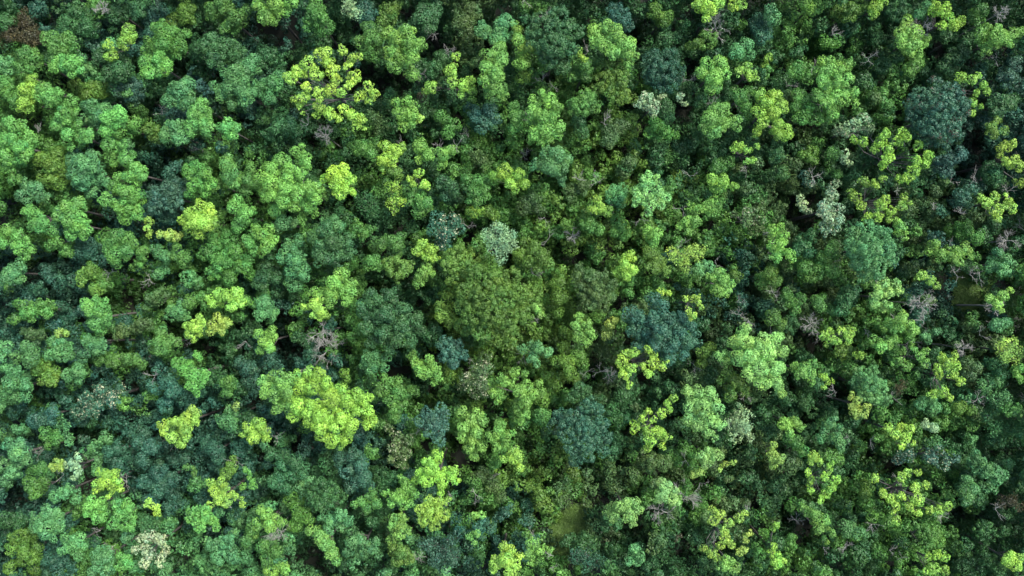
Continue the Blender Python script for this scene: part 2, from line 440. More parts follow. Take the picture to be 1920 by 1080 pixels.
B c 18 1745,465,11 1765,480,12 1800,470,12 1790,482,11 1811,465,9 1816,477,9 1756,455,7 1800,492,7
G c 15 1810,430,18 1830,446,14 1782,430,10
J c 18 1870,475,11 1886,490,11 1860,500,12 1880,506,11 1900,500,9 1911,516,7
L o 18 1730,515,9 1745,525,9 1756,536,7 1720,520,5
G c 18 40,570,12 50,585,11 25,597,10 80,570,11 86,586,11 60,597,9
K c 16 60,625,11 75,625,8 66,641,9 45,620,7
E c 21 165,570,11 180,565,11 196,566,9 170,585,11 180,606,13 201,600,9 190,620,11
J c 19 185,645,16 165,640,12 160,665,13
Y c 16 110,625,9 125,625,6
J c 18 110,650,16 120,666,14 100,640,11 95,667,11
J c 18 50,650,13 60,670,14 30,670,11
O c 18 75,690,16 90,710,14 65,685,9 101,715,11
G c 18 185,675,11 215,678,12 240,670,11 255,676,11 266,686,9
J c 18 145,693,12 130,700,12 150,710,9
J c 18 15,690,12 30,700,14 20,720,14 45,720,12 8,740,12 30,745,13 50,742,11
J c 17 8,650,11 4,666,9
T w 18 160,750,16 190,730,16 175,770,16 210,750,14 230,730,13 150,776,13
T c 17 300,690,14 310,715,16 326,735,14 290,725,13 341,750,11 310,760,13
E c 20 335,680,11 345,695,9 365,700,13 381,715,11 360,720,11 386,700,9 370,665,7 368,736,7
G c 18 305,625,11 295,640,9 315,645,12 331,641,9 300,656,11
J f 17 330,585,16 346,592,9
G c 17 360,565,14 376,558,9
K c 16 290,560,16 305,550,13 275,576,9
K c 15 270,608,16 232,620,12 220,631,7
L c 20 425,555,12 410,550,9 445,547,11 451,565,11 435,575,10 400,570,9 394,560,8
L c 20 365,610,11 355,625,9 376,600,9 365,636,7 350,610,7
Y c 19 410,600,12 400,615,11 426,606,9 415,621,7
G c 17 425,718,12 426,736,9 436,710,7
J c 18 425,790,14 430,770,9 410,785,8 436,801,9
Y c 16 443,762,7
L c 20 360,770,9 350,780,9 371,776,7 330,790,9 345,800,12 366,790,9 305,795,9 310,810,9 325,820,11 340,831,9 350,816,9
T c 16 465,690,16 450,680,12 470,711,14
T c 17 85,785,18 65,790,12 101,770,13
L c 20 485,795,11 465,800,9 496,810,11 475,821,11 501,821,9 455,815,7
L c 21 570,575,6 590,570,9 601,585,9 610,591,7 590,590,7 600,598,5
J c 17 495,565,14 490,590,13 511,590,11
B c 18 510,625,11 495,640,11 485,625,9 490,656,9 506,651,9
D c 23 700,560,18 730,555,16 680,580,14 720,590,18 755,580,16 690,610,16 720,625,16 755,610,16 781,600,13 790,620,11 745,640,14 700,640,13 771,636,11 730,651,11
G c 17 665,600,13 680,620,13 660,630,11 675,641,9
O c 17 830,590,14 846,600,13 825,575,11
T f 19 835,645,13 856,645,11 845,665,14 830,670,9 866,665,11 850,681,11
J c 18 690,670,11 705,665,8 721,670,9 695,690,12 720,690,9 680,686,7
B c 20 780,680,9 805,675,9 815,690,11 795,700,11 785,695,8 821,705,9 815,719,6
G c 18 725,715,12 745,715,11 715,730,13 750,735,13 771,730,9 735,755,13 755,760,11 740,780,11
L c 25 620,745,15 640,730,13 600,702,11 580,700,11 560,706,11 565,725,13 590,725,13 611,720,10 545,750,13 560,760,13 590,760,13 600,780,11 650,752,11 670,740,11 681,750,11 696,745,7 670,770,11 690,770,11 701,786,7 640,783,11 660,797,13 690,797,9 630,800,13 600,800,13 580,790,11 550,780,11 600,815,11 620,825,13 650,820,11 640,836,7 575,775,11
B c 23 495,715,11 510,705,9 500,735,11 515,745,11 520,765,11 530,720,11 528,697,7 538,735,12 540,762,12 550,712,12
O c 16 648,700,9 652,712,6
V w 18 910,670,11 895,690,12 915,692,12 875,710,12 900,715,14 865,725,9 895,740,11 915,735,11 880,728,9
B c 20 965,697,9 985,700,7 990,725,11 975,735,11 1010,720,7 1000,740,11 1016,735,7 985,755,11 970,765,9 985,776,10 975,790,7 920,722,9 935,710,8 950,715,9 926,738,9 935,751,7
S f 20 825,765,11 800,775,11 836,780,9 790,790,11 815,790,13 830,800,11 805,810,11 825,825,11
B c 19 870,775,11 895,775,11 906,790,9 885,790,9 870,800,11 895,810,11 885,825,11 905,836,10 880,840,9 866,820,9 890,856,9
B c 19 940,795,11 935,810,11 950,822,9 920,820,9 945,836,9 961,812,7 930,836,9
V w 17 745,820,12 765,825,11 740,840,12 760,850,12 735,860,9 755,870,11 725,800,9
B c 20 1000,575,7 1015,590,7 1008,580,7
B c 20 1085,595,9 1100,607,9 1106,621,9 1085,630,11 1100,641,9 1111,631,7 1080,612,8
J c 19 980,655,9 995,645,8 1010,650,11 1026,660,9 1000,670,9 1006,681,7
O c 18 1055,650,12 1045,680,11 1065,680,13 1085,665,13 1095,680,11 1070,701,11
Y c 17 1145,605,9 1156,600,5 1138,627,9
T c 24 1225,560,11 1240,575,14 1180,590,14 1200,600,16 1225,600,16 1255,600,16 1280,600,13 1185,620,13 1210,625,16 1240,620,16 1270,620,16 1296,610,11 1200,645,13 1230,650,14 1260,645,16 1290,640,13 1255,671,13 1280,665,11 1309,625,7
L c 20 1240,545,7 1255,549,5
L o 24 1285,560,6 1300,560,7 1310,555,5 1315,576,5 1290,580,6 1300,590,7 1295,599,4 1309,567,5
L o 23 1175,665,11 1190,660,9 1165,680,11 1170,700,11 1185,690,9 1215,656,7 1226,665,7 1226,681,11 1241,690,7 1215,700,9 1180,722,6 1251,678,4 1205,685,6
P c 23 1390,620,9 1400,614,7 1375,640,11 1400,640,11 1430,635,11 1455,635,11 1350,665,9 1385,670,13 1410,665,13 1440,660,13 1466,660,9 1400,700,11 1425,690,13 1456,690,11 1430,720,11 1456,715,11 1466,736,7 1420,650,9 1360,680,8
O c 19 1365,700,12 1380,717,12 1395,732,11 1370,740,11 1350,712,8
O c 16 1320,660,12 1315,680,9 1335,650,9
P c 21 1290,735,11 1310,735,11 1330,735,11 1341,750,11 1295,760,13 1320,765,13 1346,770,11 1290,785,11 1310,795,13 1335,790,11 1351,796,9 1325,811,9 1340,821,7
L o 21 1250,756,7 1262,745,7 1255,767,7 1240,775,10 1215,770,7 1205,784,7 1225,787,7 1190,800,11 1215,805,11 1235,810,11 1251,820,7 1220,826,11 1215,840,8 1240,836,7
W s 18 1385,770,11 1400,780,11 1370,795,11 1395,800,13 1380,816,13 1405,820,9
T f 23 1105,760,14 1121,765,11 1075,785,14 1050,780,14 1040,800,13 1065,810,16 1095,800,16 1125,795,14 1135,820,13 1105,825,18 1075,835,16 1130,846,11 1100,855,14 1080,862,13
D f 17 1085,730,13 1100,735,11 1075,745,11
G c 18 1480,565,11 1500,560,11 1490,580,10 1475,550,10
O c 16 1450,595,14 1465,606,11
G c 16 1535,570,14 1560,580,11
D c 18 1590,560,20 1580,580,13 1600,545,13
P c 20 1640,555,9 1640,570,9 1655,578,7 1668,573,6 1665,548,11 1686,545,9 1655,532,10 1680,533,8 1645,540,7
L o 20 1545,630,9 1555,620,7 1560,635,9 1575,620,7 1590,625,9 1600,618,6 1590,640,7 1570,641,7 1548,648,5
B c 19 1690,600,11 1705,610,11 1685,615,9 1711,621,9 1695,590,7 1665,605,9 1658,615,7
J c 18 1735,630,7 1740,639,7 1755,622,7
B c 19 1635,640,9 1650,650,11 1666,645,9 1676,635,7
B o 19 1715,655,7 1725,668,9 1735,681,9 1735,660,7 1680,680,9 1700,687,9 1710,645,5 1690,676,7
L c 17 1615,665,7 1607,668,5
O c 14 1575,660,12 1588,652,9
B c 19 1490,685,7 1485,692,7 1510,685,9 1500,700,10 1520,700,9 1521,716,7
L o 18 1545,705,7 1556,715,7 1545,726,5
J f 18 1620,700,13 1635,695,11 1605,715,13 1630,720,14 1650,725,13 1640,745,13 1620,740,13 1661,750,11
R s 15 1690,720,10 1684,734,7
Y c 20 1597,740,5 1610,751,7 1595,762,7 1626,765,7 1605,775,9 1620,779,7
L o 20 1765,670,9 1790,665,7 1780,681,9 1760,690,10 1796,686,7 1785,700,10 1801,716,8 1760,704,8 1750,740,9 1770,736,9 1780,746,7
K c 18 1815,680,9 1831,690,9 1820,706,9 1810,700,7
Y s 19 1880,640,9 1900,640,9 1870,655,9 1890,660,11 1911,660,11 1885,676,7 1905,676,9
B c 18 1915,690,9 1905,700,7 1912,710,7
B c 19 1855,560,9 1870,570,9 1881,556,8 1892,547,7 1875,582,6
J c 16 1870,610,12 1886,605,9 1860,612,8
J s 16 1850,720,18 1880,750,20 1850,780,16
G c 17 1905,765,9 1890,772,8
O c 17 1800,765,11 1820,770,9
J c 16 1745,762,18 1725,758,10
L o 21 1665,800,8 1690,800,9 1706,805,9 1680,815,10 1700,820,9 1690,836,7 1713,832,5
W c 17 1750,802,9 1735,795,8
J c 18 1555,795,9 1565,785,5 1545,806,7 1572,802,7
B c 18 1470,795,11 1490,790,11 1501,800,9 1480,811,9
J c 19 20,830,12 40,835,12 30,850,12 46,860,11 8,870,12 25,886,12 14,902,12
G c 18 85,815,11 105,825,11 90,836,7
W c 20 145,855,6 135,865,6 125,870,7 140,880,7 146,890,5 138,896,5
Y c 19 106,865,7 100,875,7 114,877,6
G c 17 75,880,12 60,880,9
T c 16 205,850,16 225,840,14 220,870,14
T c 16 260,830,16 285,835,14 270,860,14
T c 17 275,905,18 300,915,16 300,885,14 325,900,13 285,936,13
L c 20 185,885,7 200,890,9 216,885,7 195,905,10 180,905,7 179,920,7 210,915,9 226,915,7 205,931,5
L o 18 280,940,7 290,950,7 296,961,7 275,948,5
G c 18 60,910,14 80,905,9 65,926,11
J c 18 105,930,11 120,925,11 131,915,9 141,935,9
E c 19 175,945,12 190,950,11 165,960,9 185,970,13
E c 19 220,945,10 240,945,10 225,965,11 215,980,11 235,985,11 247,990,7
J c 20 70,970,13 90,960,13 110,965,11 65,986,11 85,990,15 111,985,11 98,1006,9
J c 19 125,1010,11 145,1015,13 120,1030,11 145,1040,11
J c 19 190,1030,11 180,1045,11 200,1045,11 185,1060,12 201,1070,12 175,1070,11
E c 18 230,1045,9 241,1056,9 225,1061,9
D c 14 15,975,14 36,985,11
O c 18 45,1000,11 30,1010,11 20,1030,12 45,1035,13 60,1046,13 65,1066,11 20,1065,12
W w 19 265,1010,9 280,1003,11 301,1010,9 255,1030,9 280,1035,11 270,1056,11 300,1056,9 311,1031,9
T c 15 110,1065,14 92,1050,10
G o 17 350,875,7 365,886,7
T c 17 400,840,14 411,860,11 385,835,11
O c 15 430,870,7 425,886,11 436,858,5
E o 18 460,880,5 455,911,7 475,910,9 468,895,5
L c 20 395,905,7 415,905,9 400,920,9 410,935,9 426,940,9 441,930,7 455,945,7 395,946,7
E f 20 370,955,9 385,955,9 360,970,11 380,970,13 375,986,11 396,975,9 406,990,7
J f 18 400,1020,13 425,1015,13 410,1045,14 436,1045,11
G c 17 465,1010,12 471,992,10
D c 17 530,870,16 510,850,14 555,865,14 545,890,16 520,900,14 571,880,13 535,916,13
D f 19 600,910,13 620,915,13 590,930,14 615,935,14 641,930,11 605,947,13
T c 18 640,860,13 665,850,13 680,870,14 650,885,14 681,895,13 660,910,14 690,916,11
G c 16 545,937,13 560,960,14 576,971,11 555,986,13
B c 18 490,955,9 500,965,11 485,985,11 506,985,11 526,980,9
G c 18 495,1025,12 515,1035,11 500,1050,11 526,1030,7
B c 17 510,1070,11 536,1070,9
L c 22 800,865,9 820,855,9 790,885,9 810,880,11 800,900,12 780,900,9 820,895,9 846,890,10 856,900,7 830,905,11 851,880,7 826,926,7
B c 20 755,900,9 765,915,12 745,930,11 735,941,9 755,945,11 776,925,9 771,945,7 720,925,5
L f 21 805,940,11 825,945,11 790,955,11 810,965,14 831,965,11 795,976,11 815,986,10 841,935,5
G c 18 665,945,7 680,940,9 696,930,9 706,945,9 690,951,9 700,922,7
J c 18 605,970,9 620,975,11 640,965,11 651,975,11 615,990,11 641,990,9
B c 19 585,995,11 600,1005,11 610,1020,11 620,1036,11 630,1050,9
J c 19 660,1010,13 676,1015,11 655,1031,11 681,1035,11 700,1030,9 711,1041,7 706,1016,7
B c 19 740,970,11 756,970,9 735,985,9 750,1000,11 735,1011,9 766,995,7
O c 17 740,1030,11 755,1035,13 766,1046,11 745,1051,11
S s 16 800,1020,14 820,1050,14 851,1045,13 835,1066,11 850,1010,13
B o 17 890,965,7 905,965,7
B o 18 880,1005,7 895,1000,7 890,1018,6
L c 22 945,1025,9 960,1030,9 930,1056,11 950,1050,12 966,1056,11 925,1066,9 955,1071,11 975,1042,6
L c 20 965,845,9 960,860,10 971,855,9 976,876,7 946,860,7
K c 14 900,890,16 925,910,13 941,930,11
P c 20 1330,845,9 1341,855,11 1320,855,11 1325,870,9
Y c 17 1300,890,7 1312,884,7
Y o 18 1360,870,6 1375,868,6 1350,880,5
P c 20 1160,950,11 1141,960,11 1150,970,9 1175,945,11 1190,940,9 1196,955,9 1180,965,11 1186,980,7
P c 20 1240,905,9 1250,915,11 1266,920,9 1240,930,11 1260,935,11 1272,943,5
K c 16 1220,870,16 1245,865,14 1190,890,14
L o 20 1335,955,7 1350,965,9 1340,975,11 1365,980,9 1386,970,9 1397,962,6 1360,1010,10 1371,1022,8 1350,1022,8 1320,1027,7 1335,1037,9 1346,1047,7 1358,996,8
Y o 18 1405,1000,6 1395,1030,7 1385,1037,6 1398,1014,5
R o 14 1275,1005,5 1268,1013,4
J c 18 1190,1030,9 1201,1045,9 1180,1051,9 1195,1056,7
B c 20 1355,1060,11 1376,1065,11 1366,1050,9
B c 18 1000,1015,11 990,1040,9 1030,1030,7 1012,1034,7 995,1055,7
T s 15 1080,1045,16 1101,1060,13 1121,1050,13
Y c 18 1450,835,7 1445,855,10 1461,860,9 1451,874,7
G c 18 1495,830,11 1480,822,11 1506,846,9
J c 18 1540,820,9 1570,820,9 1576,836,9 1586,828,6
L c 19 1525,855,9 1535,866,7 1520,868,5
L o 20 1515,885,6 1555,880,7 1560,869,5 1520,900,7 1545,893,7 1566,900,9 1520,920,7 1550,925,9 1560,914,7 1540,936,7
B c 19 1505,950,9 1515,960,9 1530,965,9 1545,975,11 1535,990,9 1561,1000,7 1551,1016,5
L c 19 1455,985,7 1450,1025,7 1455,1055,10 1466,1050,7
J c 16 1590,990,14 1610,1000,14
O c 16 1620,928,13 1626,912,10
L o 21 1640,895,9 1655,925,9 1670,935,9 1681,950,7 1690,895,9 1700,885,7 1721,885,7 1715,915,9 1736,910,7 1690,930,7 1720,935,11 1705,950,9 1720,961,7 1680,975,9 1760,955,9 1776,950,9 1742,958,7
S w 18 1685,860,11 1702,855,10 1745,860,9 1760,845,11 1770,870,12 1790,860,9
J c 18 1830,860,16 1850,880,16 1870,890,14 1820,920,14 1810,936,12 1891,870,10
G f 17 1730,995,14 1750,1000,13 1740,1020,11
L o 21 1740,1045,7 1755,1040,9 1771,1045,9 1750,1065,11 1771,1070,9 1735,1071,7
R s 15 1880,940,11 1900,935,11 1911,950,11
L c 19 1890,1050,11 1906,1060,11 1896,1038,7 1912,1045,8"""
BARE = """182,10,14,17
605,250,18,15
595,625,26,16
612,655,30,15
1350,40,24,17
1740,45,18,19
1886,18,14,18
1745,570,24,18
1530,608,18,15
508,1002,26,17
1290,940,26,14
1905,450,18,15
1875,575,14,16
1820,655,14,16
1240,965,20,13
1075,440,14,14"""
LABELS = """brown wispy crown in the top left corner
mid-sized dark green bushy tree on the top edge, right of the brown corner crown
small dark green bushy tree on the top edge, well right of the brown corner crown
mid-sized mid green bushy tree just right of the brown corner crown
mid-sized fresh green bushy tree lower right of the brown corner crown
mid-sized mid green bushy tree just below the brown corner crown
small jade green bushy tree just lower left of the brown corner crown
mid-sized mid green bushy tree on the left edge, below the brown corner crown
mid-sized tall lime green bushy tree below the brown corner crown
small fresh green bushy tree lower right of the brown corner crown
mid-sized flat olive bushy tree lower right of the brown corner crown
mid-sized slate-blue bushy tree well above the slate-blue crown at left
mid-sized lime green open-armed tree right of the brown corner crown
mid-sized mid green bushy tree well left of the big open lime crown near the top
mid-sized fresh green bushy tree well above the slate-blue crown at left
mid-sized dark green bushy tree well lower right of the brown corner crown
large dark green bushy tree left of the big open lime crown near the top
mid-sized olive bushy tree well upper left of the big open lime crown near the top
large mid green bushy tree upper left of the big open lime crown near the top
small dark teal bushy tree well right of the brown corner crown
large jade green bushy tree left of the big open lime crown near the top
mid-sized jade green bushy tree well above the slate-blue crown at left
mid-sized fresh green bushy tree upper right of the slate-blue crown at left
mid-sized jade green bushy tree above the slate-blue crown at left
small fresh green bushy tree upper left of the large crown with a hollow
mid-sized jade green bushy tree well lower right of the brown corner crown
mid-sized fresh green bushy tree well upper left of the slate-blue crown at left
mid-sized flat fresh green bushy tree well upper left of the slate-blue crown at left
mid-sized fresh green bushy tree upper left of the slate-blue crown at left
large fresh green bushy tree on the left edge, well below the brown corner crown
small olive bushy tree above the slate-blue crown at left
large bright green bushy tree upper left of the big open lime crown near the top
mid-sized mid green bushy tree just above the big open lime crown near the top
small whitish wispy tree above the big open lime crown near the top
small dark teal bushy tree just upper left of the round lit crown at top
mid-sized olive bushy tree on the top edge, just above the round lit crown at top
mid-sized dark green bushy tree just upper right of the round lit crown at top
mid-sized tall dull grey-green bushy tree upper right of the round lit crown at top
mid-sized flat jade green bushy tree just left of the dark dome at top centre
big open lime green spreading crown near the top, left of centre
round bright green crown just upper right of the big open lime crown
mid-sized mid green bushy tree just left of the round lit crown at top
mid-sized bright green bushy tree right of the big open lime crown near the top
small dark green bushy tree just right of the round lit crown at top
large lime green open-armed tree just lower right of the round lit crown at top
large tall bright green bushy tree lower left of the dark dome at top centre
mid-sized jade green bushy tree just left of the big open lime crown near the top
small dark green bushy tree just left of the big open lime crown near the top
mid-sized dark teal bushy tree left of the bright lobed crown
mid-sized dark green bushy tree just above the large crown with a hollow
mid-sized mid green bushy tree lower right of the round lit crown at top
large dark green finely leaved dome near the top centre
large bright green bushy tree just right of the dark dome at top centre
large olive smooth domed tree just left of the dark teal dome near top
mid-sized mid green bushy tree just lower right of the dark dome at top centre
mid-sized dark teal smooth domed tree right of the dark dome at top centre
small olive bushy tree on the top edge, above the dark teal dome near top
large flat lime green open-armed tree upper right of the dark teal dome near top
small dark teal bushy tree upper left of the tall bright crown upper right
dark teal fine dome near the top, between two bright green crowns
mid-sized bright green bushy tree right of the dark teal dome near top
small jade green bushy tree right of the dark teal dome near top
small lime green open-armed tree left of the tall bright crown upper right
mid-sized mid green bushy tree left of the tall bright crown upper right
mid-sized bright green bushy tree lower right of the dark teal dome near top
large tall lime green bushy tree just left of the tall bright crown upper right
mid-sized whitish pale-flecked tree just below the dark teal dome near top
bright crown of separate lobes below the dark dome at top centre
mid-sized mid green smooth domed tree just upper right of the bright lobed crown
mid-sized dull grey-green bushy tree right of the bright lobed crown
mid-sized mid green bushy tree below the dark teal dome near top
large tall bright green bushy tree just left of the dark dome at top centre
small bright green bushy tree on the top edge, above the tall bright crown upper right
mid-sized olive bushy tree on the top edge, above the tall bright crown upper right
small lime green bushy tree upper right of the tall bright crown upper right
mid-sized bright green bushy tree above the big blue-green dome top right
mid-sized lime green open-armed tree on the top edge, above the big blue-green dome top right
large bright green bushy tree upper right of the big blue-green dome top right
mid-sized dark green bushy tree upper right of the tall bright crown upper right
mid-sized dark green bushy tree just above the big blue-green dome top right
tall bright green crown with bumpy right side, left of the biggest blue-green dome
mid-sized mid green bushy tree just lower left of the tall bright crown upper right
biggest blue-green dome crown, at top right with a lime tree beside it
large lime green open-armed tree just upper right of the big blue-green dome top right
small slate-blue bushy tree upper right of the big blue-green dome top right
small dark green bushy tree right of the big blue-green dome top right
mid-sized flat whitish pale-flecked tree just lower right of the tall bright crown upper right
mid-sized olive bushy tree well upper left of the smooth pear-shaped crown
large jade green bushy tree upper left of the smooth pear-shaped crown
mid-sized fresh green bushy tree just upper left of the slate-blue crown at left
mid-sized jade green bushy tree well upper left of the smooth pear-shaped crown
mid-sized fresh green bushy tree left of the smooth pear-shaped crown
mid-sized fresh green bushy tree upper left of the smooth pear-shaped crown
small fresh green bushy tree upper left of the smooth pear-shaped crown
mid-sized fresh green bushy tree just left of the slate-blue crown at left
slate-blue crown in the left half, beside a round lime tree
mid-sized fresh green bushy tree just upper right of the slate-blue crown at left
mid-sized tall fresh green bushy tree left of the large crown with a hollow
mid-sized fresh green bushy tree just lower left of the large crown with a hollow
dense round lime crown right of the slate-blue crown at left
smooth pear-shaped mid green crown at left
mid-sized fresh green bushy tree on the left edge, well left of the smooth pear-shaped crown
small jade green bushy tree on the left edge, well left of the smooth pear-shaped crown
small dark teal bushy tree just left of the smooth pear-shaped crown
mid-sized olive bushy tree just lower left of the smooth pear-shaped crown
large mid green bushy tree just lower right of the dense round lime crown
large bright green crown with a dark hollow in its middle
small jade green bushy tree just below the large crown with a hollow
compact bright lemon-green crown right of the large crown with a hollow
mid-sized bright green bushy tree just lower left of the large crown with a hollow
large dark green bushy tree lower right of the large crown with a hollow
large tall jade green bushy tree below the large crown with a hollow
mid-sized dark green bushy tree below the large crown with a hollow
small mid green bushy tree lower right of the bright lemon-green crown
mid-sized dark green wispy tree just lower right of the bright lemon-green crown
small mid green bushy tree upper right of the bright lemon-green crown
mid-sized lime green bushy tree upper right of the bright lemon-green crown
small lime green open-armed tree right of the bright lemon-green crown
mid-sized lime green wispy tree right of the bright lemon-green crown
mid-sized mid green bushy tree right of the bright lemon-green crown
small dark green bushy tree upper left of the whitish central crown
mid-sized mid green bushy tree upper left of the whitish central crown
mid-sized dark teal pale-flecked tree left of the whitish central crown
whitish sage wispy crown standing above the wide olive crown at centre
mid-sized flat mid green bushy tree above the dark round crown left of centre
small mid green bushy tree above the dark round crown left of centre
small lime green bushy tree upper left of the wide olive crown at centre
small olive smooth domed tree just above the dark round crown left of centre
small bright green bushy tree just upper right of the dark round crown left of centre
large bright green bushy tree just upper left of the dark round crown left of centre
mid-sized olive smooth domed tree just upper left of the wide olive crown at centre
wide finely textured olive crown at the centre of the picture
mid-sized olive bushy tree just upper right of the wide olive crown at centre
mid-sized lime green bushy tree lower left of the bright lobed crown
mid-sized jade green bushy tree just below the bright lobed crown
star-shaped light green crown standing alone upper right of centre
small jade green smooth domed tree just left of the star-shaped light crown
small lime green bushy tree left of the star-shaped light crown
small dull grey-green bushy tree upper right of the whitish central crown
small mid green bushy tree upper right of the star-shaped light crown
mid-sized lime green open-armed tree well lower left of the tall bright crown upper right
mid-sized flat dull grey-green pale-flecked tree well right of the star-shaped light crown
mid-sized lime green bushy tree just upper right of the grey-brown dome
mid-sized mustard yellow wispy tree above the tiny lemon crown
mid-sized olive bushy tree above the dark teal crown right of centre
mid-sized bright green bushy tree just upper right of the tiny lemon crown
grey-brown fine dome right of the wide olive crown
mid-sized tall olive bushy tree just left of the grey-brown dome
lime green tree whose boughs form a ring, lower left of the biggest blue-green dome
large tall whitish pale-flecked tree just upper left of the blue-green dome at right
large lime green open-armed tree just above the blue-green dome at right
paler blue-green dome crown directly below the lime ring-shaped trees at right
mid-sized slate-blue bushy tree just right of the lime ring of boughs
small dark green bushy tree lower right of the big blue-green dome top right
mid-sized lime green open-armed tree lower right of the lime ring of boughs
large tall lime green bushy tree lower right of the big blue-green dome top right
mid-sized bright green bushy tree left of the blue-green dome at right
mid-sized dark green bushy tree left of the blue-green dome at right
mid-sized mid green bushy tree just left of the blue-green dome at right
large flat bright green bushy tree just above the olive creeper patch
mid-sized mid green bushy tree above the olive creeper patch
mid-sized jade green bushy tree on the right edge, upper right of the olive creeper patch
mid-sized flat mid green bushy tree well lower left of the smooth pear-shaped crown
mid-sized fresh green bushy tree below the smooth pear-shaped crown
mid-sized jade green bushy tree well below the smooth pear-shaped crown
small jade green bushy tree well lower left of the smooth pear-shaped crown
mid-sized jade green bushy tree well upper left of the cream corner crown at lower left
mid-sized olive bushy tree well above the cream corner crown at lower left
large flat mid green bushy tree upper left of the lime crown at lower left
mid-sized jade green bushy tree well left of the lime crown at lower left
large dark teal pale-flecked tree above the cream corner crown at lower left
large dark teal bushy tree just above the lime crown at lower left
mid-sized fresh green bushy tree above the lime crown at lower left
mid-sized mid green bushy tree above the lime crown at lower left
mid-sized dull grey-green bushy tree lower right of the smooth pear-shaped crown
mid-sized flat lime green bushy tree below the dense round lime crown
small lime green bushy tree well above the lime crown at lower left
small mustard yellow bushy tree well left of the large grey bare trees
small jade green bushy tree right of the lime crown at lower left
lime crown with two arms in the dark teal area at lower left
mid-sized dark teal bushy tree upper left of the broad yellow-green crown
mid-sized dark teal bushy tree upper left of the cream corner crown at lower left
mid-sized lime green bushy tree left of the broad yellow-green crown
mid-sized lime green bushy tree just above the large grey bare trees
small jade green bushy tree upper left of the large grey bare trees
small bright green bushy tree left of the large grey bare trees
large dark green round crown left of the wide olive crown
mid-sized mid green bushy tree just left of the dark round crown left of centre
small olive bushy tree just left of the wide olive crown at centre
small round teal dome below the left side of the wide olive crown
small jade green bushy tree just below the dark round crown left of centre
mid-sized bright green bushy tree just lower left of the small teal dome
large mid green bushy tree just right of the broad yellow-green crown
broad yellow-green billowing crown, the largest bright one, lower left of centre
mid-sized bright green bushy tree just left of the broad yellow-green crown
cream-speckled flowering crown just below the wide olive crown
large bright green bushy tree just right of the cream-speckled crown
small slate-blue dome just right of the broad yellow-green crown
large tall bright green bushy tree just right of the small slate-blue dome
mid-sized bright green bushy tree below the cream-speckled crown
large grey-green pale-flecked tree just lower left of the small slate-blue dome
mid-sized bright green bushy tree just below the grey-brown dome
mid-sized jade green bushy tree just lower right of the wide olive crown at centre
mid-sized olive bushy tree left of the horseshoe lime crown
large dark teal clumpy crown right of centre, beside a tiny lemon crown
tiny lemon-lime crown at the upper right rim of the dark teal crown
horseshoe-shaped lime crown tucked under the dark teal crown
tall pale bright green crown with many round lobes, lower right of centre
mid-sized olive bushy tree just upper right of the bright oval crown
bright green oval crown below the tall pale green crown
large lime green open-armed tree just left of the bright oval crown
mid-sized whitish wispy tree just right of the bright oval crown
dark teal finely leaved dome below and right of centre
small dark green smooth domed tree just above the dark teal dome below centre
small mid green bushy tree upper right of the tall pale green crown
mid-sized dark green bushy tree lower left of the blue-green dome at right
mid-sized pale bright green bushy tree just below the blue-green dome at right
mid-sized flat lime green open-armed tree right of the tall pale green crown
mid-sized bright green bushy tree lower left of the olive creeper patch
mid-sized bright green open-armed tree lower left of the olive creeper patch
mid-sized bright green bushy tree just right of the tall pale green crown
large jade green smooth domed tree just upper right of the small yellow crown
small yellow cream crown standing out at lower right
large lime green open-armed tree left of the mustard crown at right edge
mustard yellow thin crown at the right edge
large jade green wispy tree below the mustard crown at right edge
mid-sized lime green open-armed tree just above the wide lime crown at lower right
small bright green bushy tree lower right of the tall pale green crown
large tall jade green bushy tree left of the cream corner crown at lower left
cream-white small crown at lower left above dark green trees
mid-sized dark teal bushy tree right of the cream corner crown at lower left
mid-sized dark teal bushy tree just lower left of the lime crown at lower left
mid-sized dark teal bushy tree upper left of the round lit dome at lower left
mid-sized lime green bushy tree lower right of the cream corner crown at lower left
small mid green bushy tree lower left of the cream corner crown at lower left
small jade green bushy tree just below the cream corner crown at lower left
small fresh green bushy tree lower right of the cream corner crown at lower left
mid-sized fresh green bushy tree upper left of the white-speckled bottom crown
mid-sized jade green bushy tree lower left of the cream corner crown at lower left
small jade green bushy tree left of the white-speckled bottom crown
mid-sized jade green bushy tree on the bottom edge, left of the white-speckled bottom crown
mid-sized olive bushy tree well lower left of the cream corner crown at lower left
white-speckled teal crown on the bottom edge at left
small dark teal bushy tree just lower right of the lime crown at lower left
mid-sized lime green bushy tree just upper right of the round lit dome at lower left
round fresh green dome at lower left, below a bright three-lobed crown
mid-sized jade green smooth domed tree right of the white-speckled bottom crown
large dark green bushy tree just lower left of the broad yellow-green crown
mid-sized dark green smooth domed tree below the broad yellow-green crown
large dark teal bushy tree just lower right of the broad yellow-green crown
mid-sized mid green bushy tree below the broad yellow-green crown
mid-sized bright green bushy tree right of the round lit dome at lower left
small mid green bushy tree lower right of the round lit dome at lower left
mid-sized lime green bushy tree just above the round lime dome near bottom
mid-sized bright green bushy tree just upper left of the round lime dome near bottom
round saturated lime dome near the bottom, left of centre
mid-sized mid green bushy tree left of the round lime dome near bottom
mid-sized jade green bushy tree below the broad yellow-green crown
mid-sized bright green bushy tree well below the broad yellow-green crown
mid-sized jade green bushy tree lower left of the round lime dome near bottom
mid-sized bright green bushy tree just left of the round lime dome near bottom
small olive bushy tree lower left of the round lime dome near bottom
mid-sized slate-blue wispy tree on the bottom edge, just below the round lime dome near bottom
mid-sized lime green bushy tree on the bottom edge, lower left of the olive grass clearing
small lime green bushy tree left of the dark teal dome below centre
mid-sized dull grey-green bushy tree upper right of the round lime dome near bottom
small pale bright green bushy tree just below the bright oval crown
mid-sized pale bright green bushy tree right of the olive grass clearing
